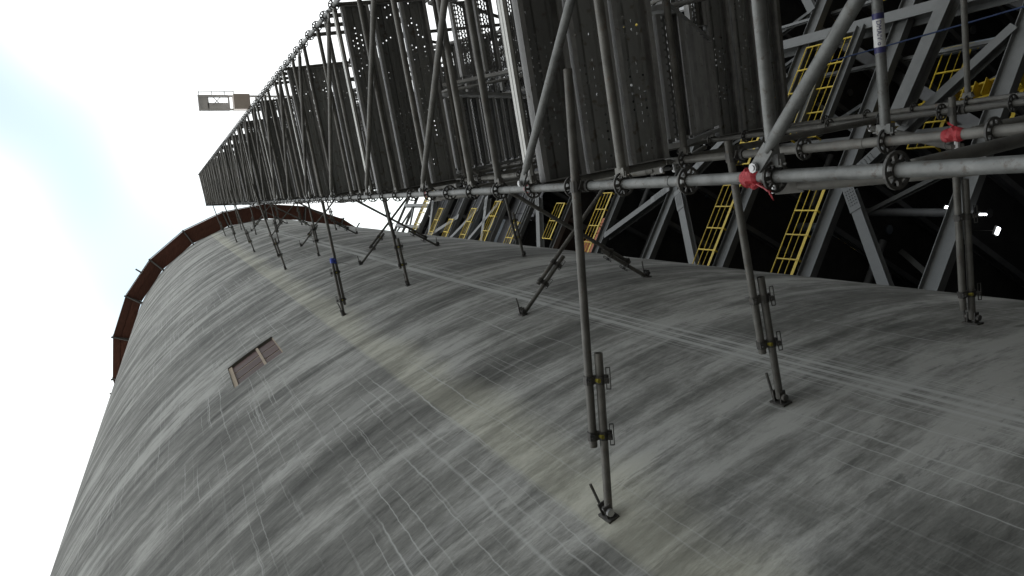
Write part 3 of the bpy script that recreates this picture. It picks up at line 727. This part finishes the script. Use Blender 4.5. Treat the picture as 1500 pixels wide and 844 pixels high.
# lamps burning inside
def lamp(x, y, h, mat, label, sz=(.5, .16, .1)):
    e = empty('flood_lamp', Matrix.Rotation(R_(10), 3, 'Z') @ Vector((x, y, h+CAM_Z)), R_(10))
    b = MB(); b.box((0, 0, 0), sz); b.build('lens', mat, e)
    b = MB(); b.box((0, 0, sz[2]/2+.03), (sz[0]+.08, sz[1]+.08, .06)); b.tube((0, 0, .05), (0, 0, 1.0), .015, 6); b.build('housing', M_dark, e)
    tag(e, label, 'lamp')
lamp(11.4, 24.7, 18.2, M_lamp, 'white lamp glowing beside a grey beam, deep in the frame', (.2, .12, .08))
lamp(9.25, 20.45, 13.85, M_lamp, 'narrow white lamp glowing below a grey beam, partly behind a tie', (.05, .05, .2))
lamp(8.95, 21.0, 13.6, M_lamp, 'broad white lamp glowing right of the doubled tie', (.22, .1, .05))
lamp(19.0, 21.7, 22.1, M_lampy, 'small amber lamp glowing under a grey column', (.5, .1, .08))

# blue rope strung across behind the tower
p0 = scm @ Vector((2.2, 3.3, 6.6)); 
def ray_at(px, py, dist):
    c = Vector((px-750, -(py-422), -F_PX)); return rot @ c.normalized()*dist+Vector((0, 0, CAM_Z))
b = MB(); pts = []
a0, a1 = ray_at(1190, 97, 9.5), ray_at(1560, -8, 8.0)
for k in range(13):
    t = k/12; p = a0.lerp(a1, t)+Vector((0, 0, -.18*math.sin(math.pi*t))); pts.append(p)
b.path(pts, .008, 6); tag(b.build('blue_rope', M_rope), 'thin blue rope strung across in front of the grey steel beams', 'rope')

# sticker with lettering on one ledger of the tower
lz = zr(2)-.13; lx = .5
st = MB(); st.tube((lx-.062, 1.09, lz), (lx+.062, 1.09, lz), TR+.0012, 20); stk = st.build('sticker', M_white, sc, True)
for x in (lx-.076, lx+.076):
    s2 = MB(); s2.tube((x-.013, 1.09, lz), (x+.013, 1.09, lz), TR+.0014, 20); s2.build('sticker_band', M_navy, sc, True)
tc = bpy.data.curves.new('lettering', 'FONT'); tc.body = 'DMAIV o'; tc.size = .029; tc.extrude = .0004; tc.align_x = 'CENTER'; tc.align_y = 'CENTER'
to = bpy.data.objects.new('lettering_tmp', tc); COL.objects.link(to); bpy.context.view_layer.update()
dg = bpy.context.evaluated_depsgraph_get(); tm = bpy.data.meshes.new_from_object(to.evaluated_get(dg)); bpy.data.objects.remove(to)
tm.materials.clear(); tm.materials.append(M_navy)
camL = scm.inverted() @ cam.location
dv = (Vector((0, camL.y-1.09, camL.z-lz))).normalized()
ax = Vector((-1, 0, 0)); up_ = dv.cross(ax)
for v_ in tm.vertices:                                        # bend the flat letters round the tube
    a = v_.co.y/(TR+.002); rr = TR+.0024+v_.co.z
    v_.co = Vector((lx, 1.09, lz))+ax*v_.co.x+(dv*math.cos(a)+up_*math.sin(a))*rr
put(tm, 'lettering', stk)

# ------------------------------------------------------------------ tower crane far above
def crane():
    H = 72.0+CAM_Z; dr = Vector((1.35, 4.1, 0)).normalized(); s = Vector((dr.y, -dr.x, 0))
    tip = Vector((8.75*1.2-.85, -.3*1.2+.35, H))
    e = empty('tower_crane', (0, 0, 0)); mast = tip+dr*20
    e.location = (mast.x, mast.y, 0); off = Vector((mast.x, mast.y, 0)); T = lambda t, w_, h: tip+dr*t+s*w_+Vector((0, 0, h))-off
    b = MB()
    for w_ in (-.6, .6): b.bar(T(0, w_, 0), T(26, w_, 0), .16, .3)
    for k in range(16): 
        t = 4.6+1.4*k; b.bar(T(t, -.6, 0), T(t+.7, .6, 0), .09, .09); b.bar(T(t+.7, .6, 0), T(t+1.4, -.6, 0), .09, .09)
    for t in (0.1, 2.6, 4.4, 5.0): b.bar(T(t, -.6, 0), T(t, .6, 0), .14, .2)
    b.build('counter_jib', M_crane, e)
    b = MB(); b.box(T(2.9+.75, 0, -.3), (1.4, 1.35, 1.7), Matrix((dr, s, Vector((0, 0, 1)))).transposed()); b.build('counterweight', M_weight, e)
    b = MB(); b.box(T(.45, 0, .1), (.9, 1.45, .12), Matrix((dr, s, Vector((0, 0, 1)))).transposed()); b.box(T(1.7, -.35, .1), (1.8, .75, .12), Matrix((dr, s, Vector((0, 0, 1)))).transposed())
    b.box(T(1.7, .6, .1), (1.8, .25, .12), Matrix((dr, s, Vector((0, 0, 1)))).transposed()); b.build('winch_deck', M_crane, e)
    b = MB()
    b.bar(T(1.2, -.2, 0), T(1.9, .5, 0), .06, .08); b.bar(T(1.9, -.2, 0), T(1.3, .5, 0), .06, .08); b.build('deck_bracing', M_crane, e)
    b = MB()
    for t in (.1, 1.2, 2.3, 3.1): b.tube(T(t, 1.05, 0), T(t, 1.05, 1.1), .03, 6); b.bar(T(t, .6, 0), T(t, 1.05, 0), .05, .05)
    b.tube(T(.1, 1.05, 1.1), T(3.1, 1.05, 1.1), .03, 6); b.tube(T(.1, 1.05, .05), T(3.1, 1.05, .05), .04, 6); b.build('walkway_rail', M_crane, e)
    b = MB(); q = [(-.8, -.8), (.8, -.8), (.8, .8), (-.8, .8)]
    M3 = Matrix((dr, s, Vector((0, 0, 1)))).transposed()
    for (x, y) in q: c = M3 @ Vector((x, y, 0)); b.bar(c, c+Vector((0, 0, H+6)), .16, .16)
    z = 0
    while z < H:
        for i in range(4):
            a, c = M3 @ Vector((*q[i], z)), M3 @ Vector((*q[(i+1) % 4], z+2)); b.bar(a, c, .08, .08)
        z += 2
    b.build('mast', M_crane, e)
    b = MB()
    for w_ in (-.7, .7): b.bar(T(20, w_, .2), T(62, w_, .2), .16, .2)
    b.bar(T(20, 0, 1.9), T(62, 0, 1.7), .18, .2)
    for k in range(20):
        t = 20+2.1*k
        for w_ in (-.7, .7): b.bar(T(t, w_, .2), T(t+1.05, 0, 1.8), .07, .07); b.bar(T(t+1.05, 0, 1.8), T(t+2.1, w_, .2), .07, .07)
    b.build('jib', M_crane, e)
    tag(e, 'pale tower crane with its counter jib reaching past the scaffold into white sky', 'crane')
crane()
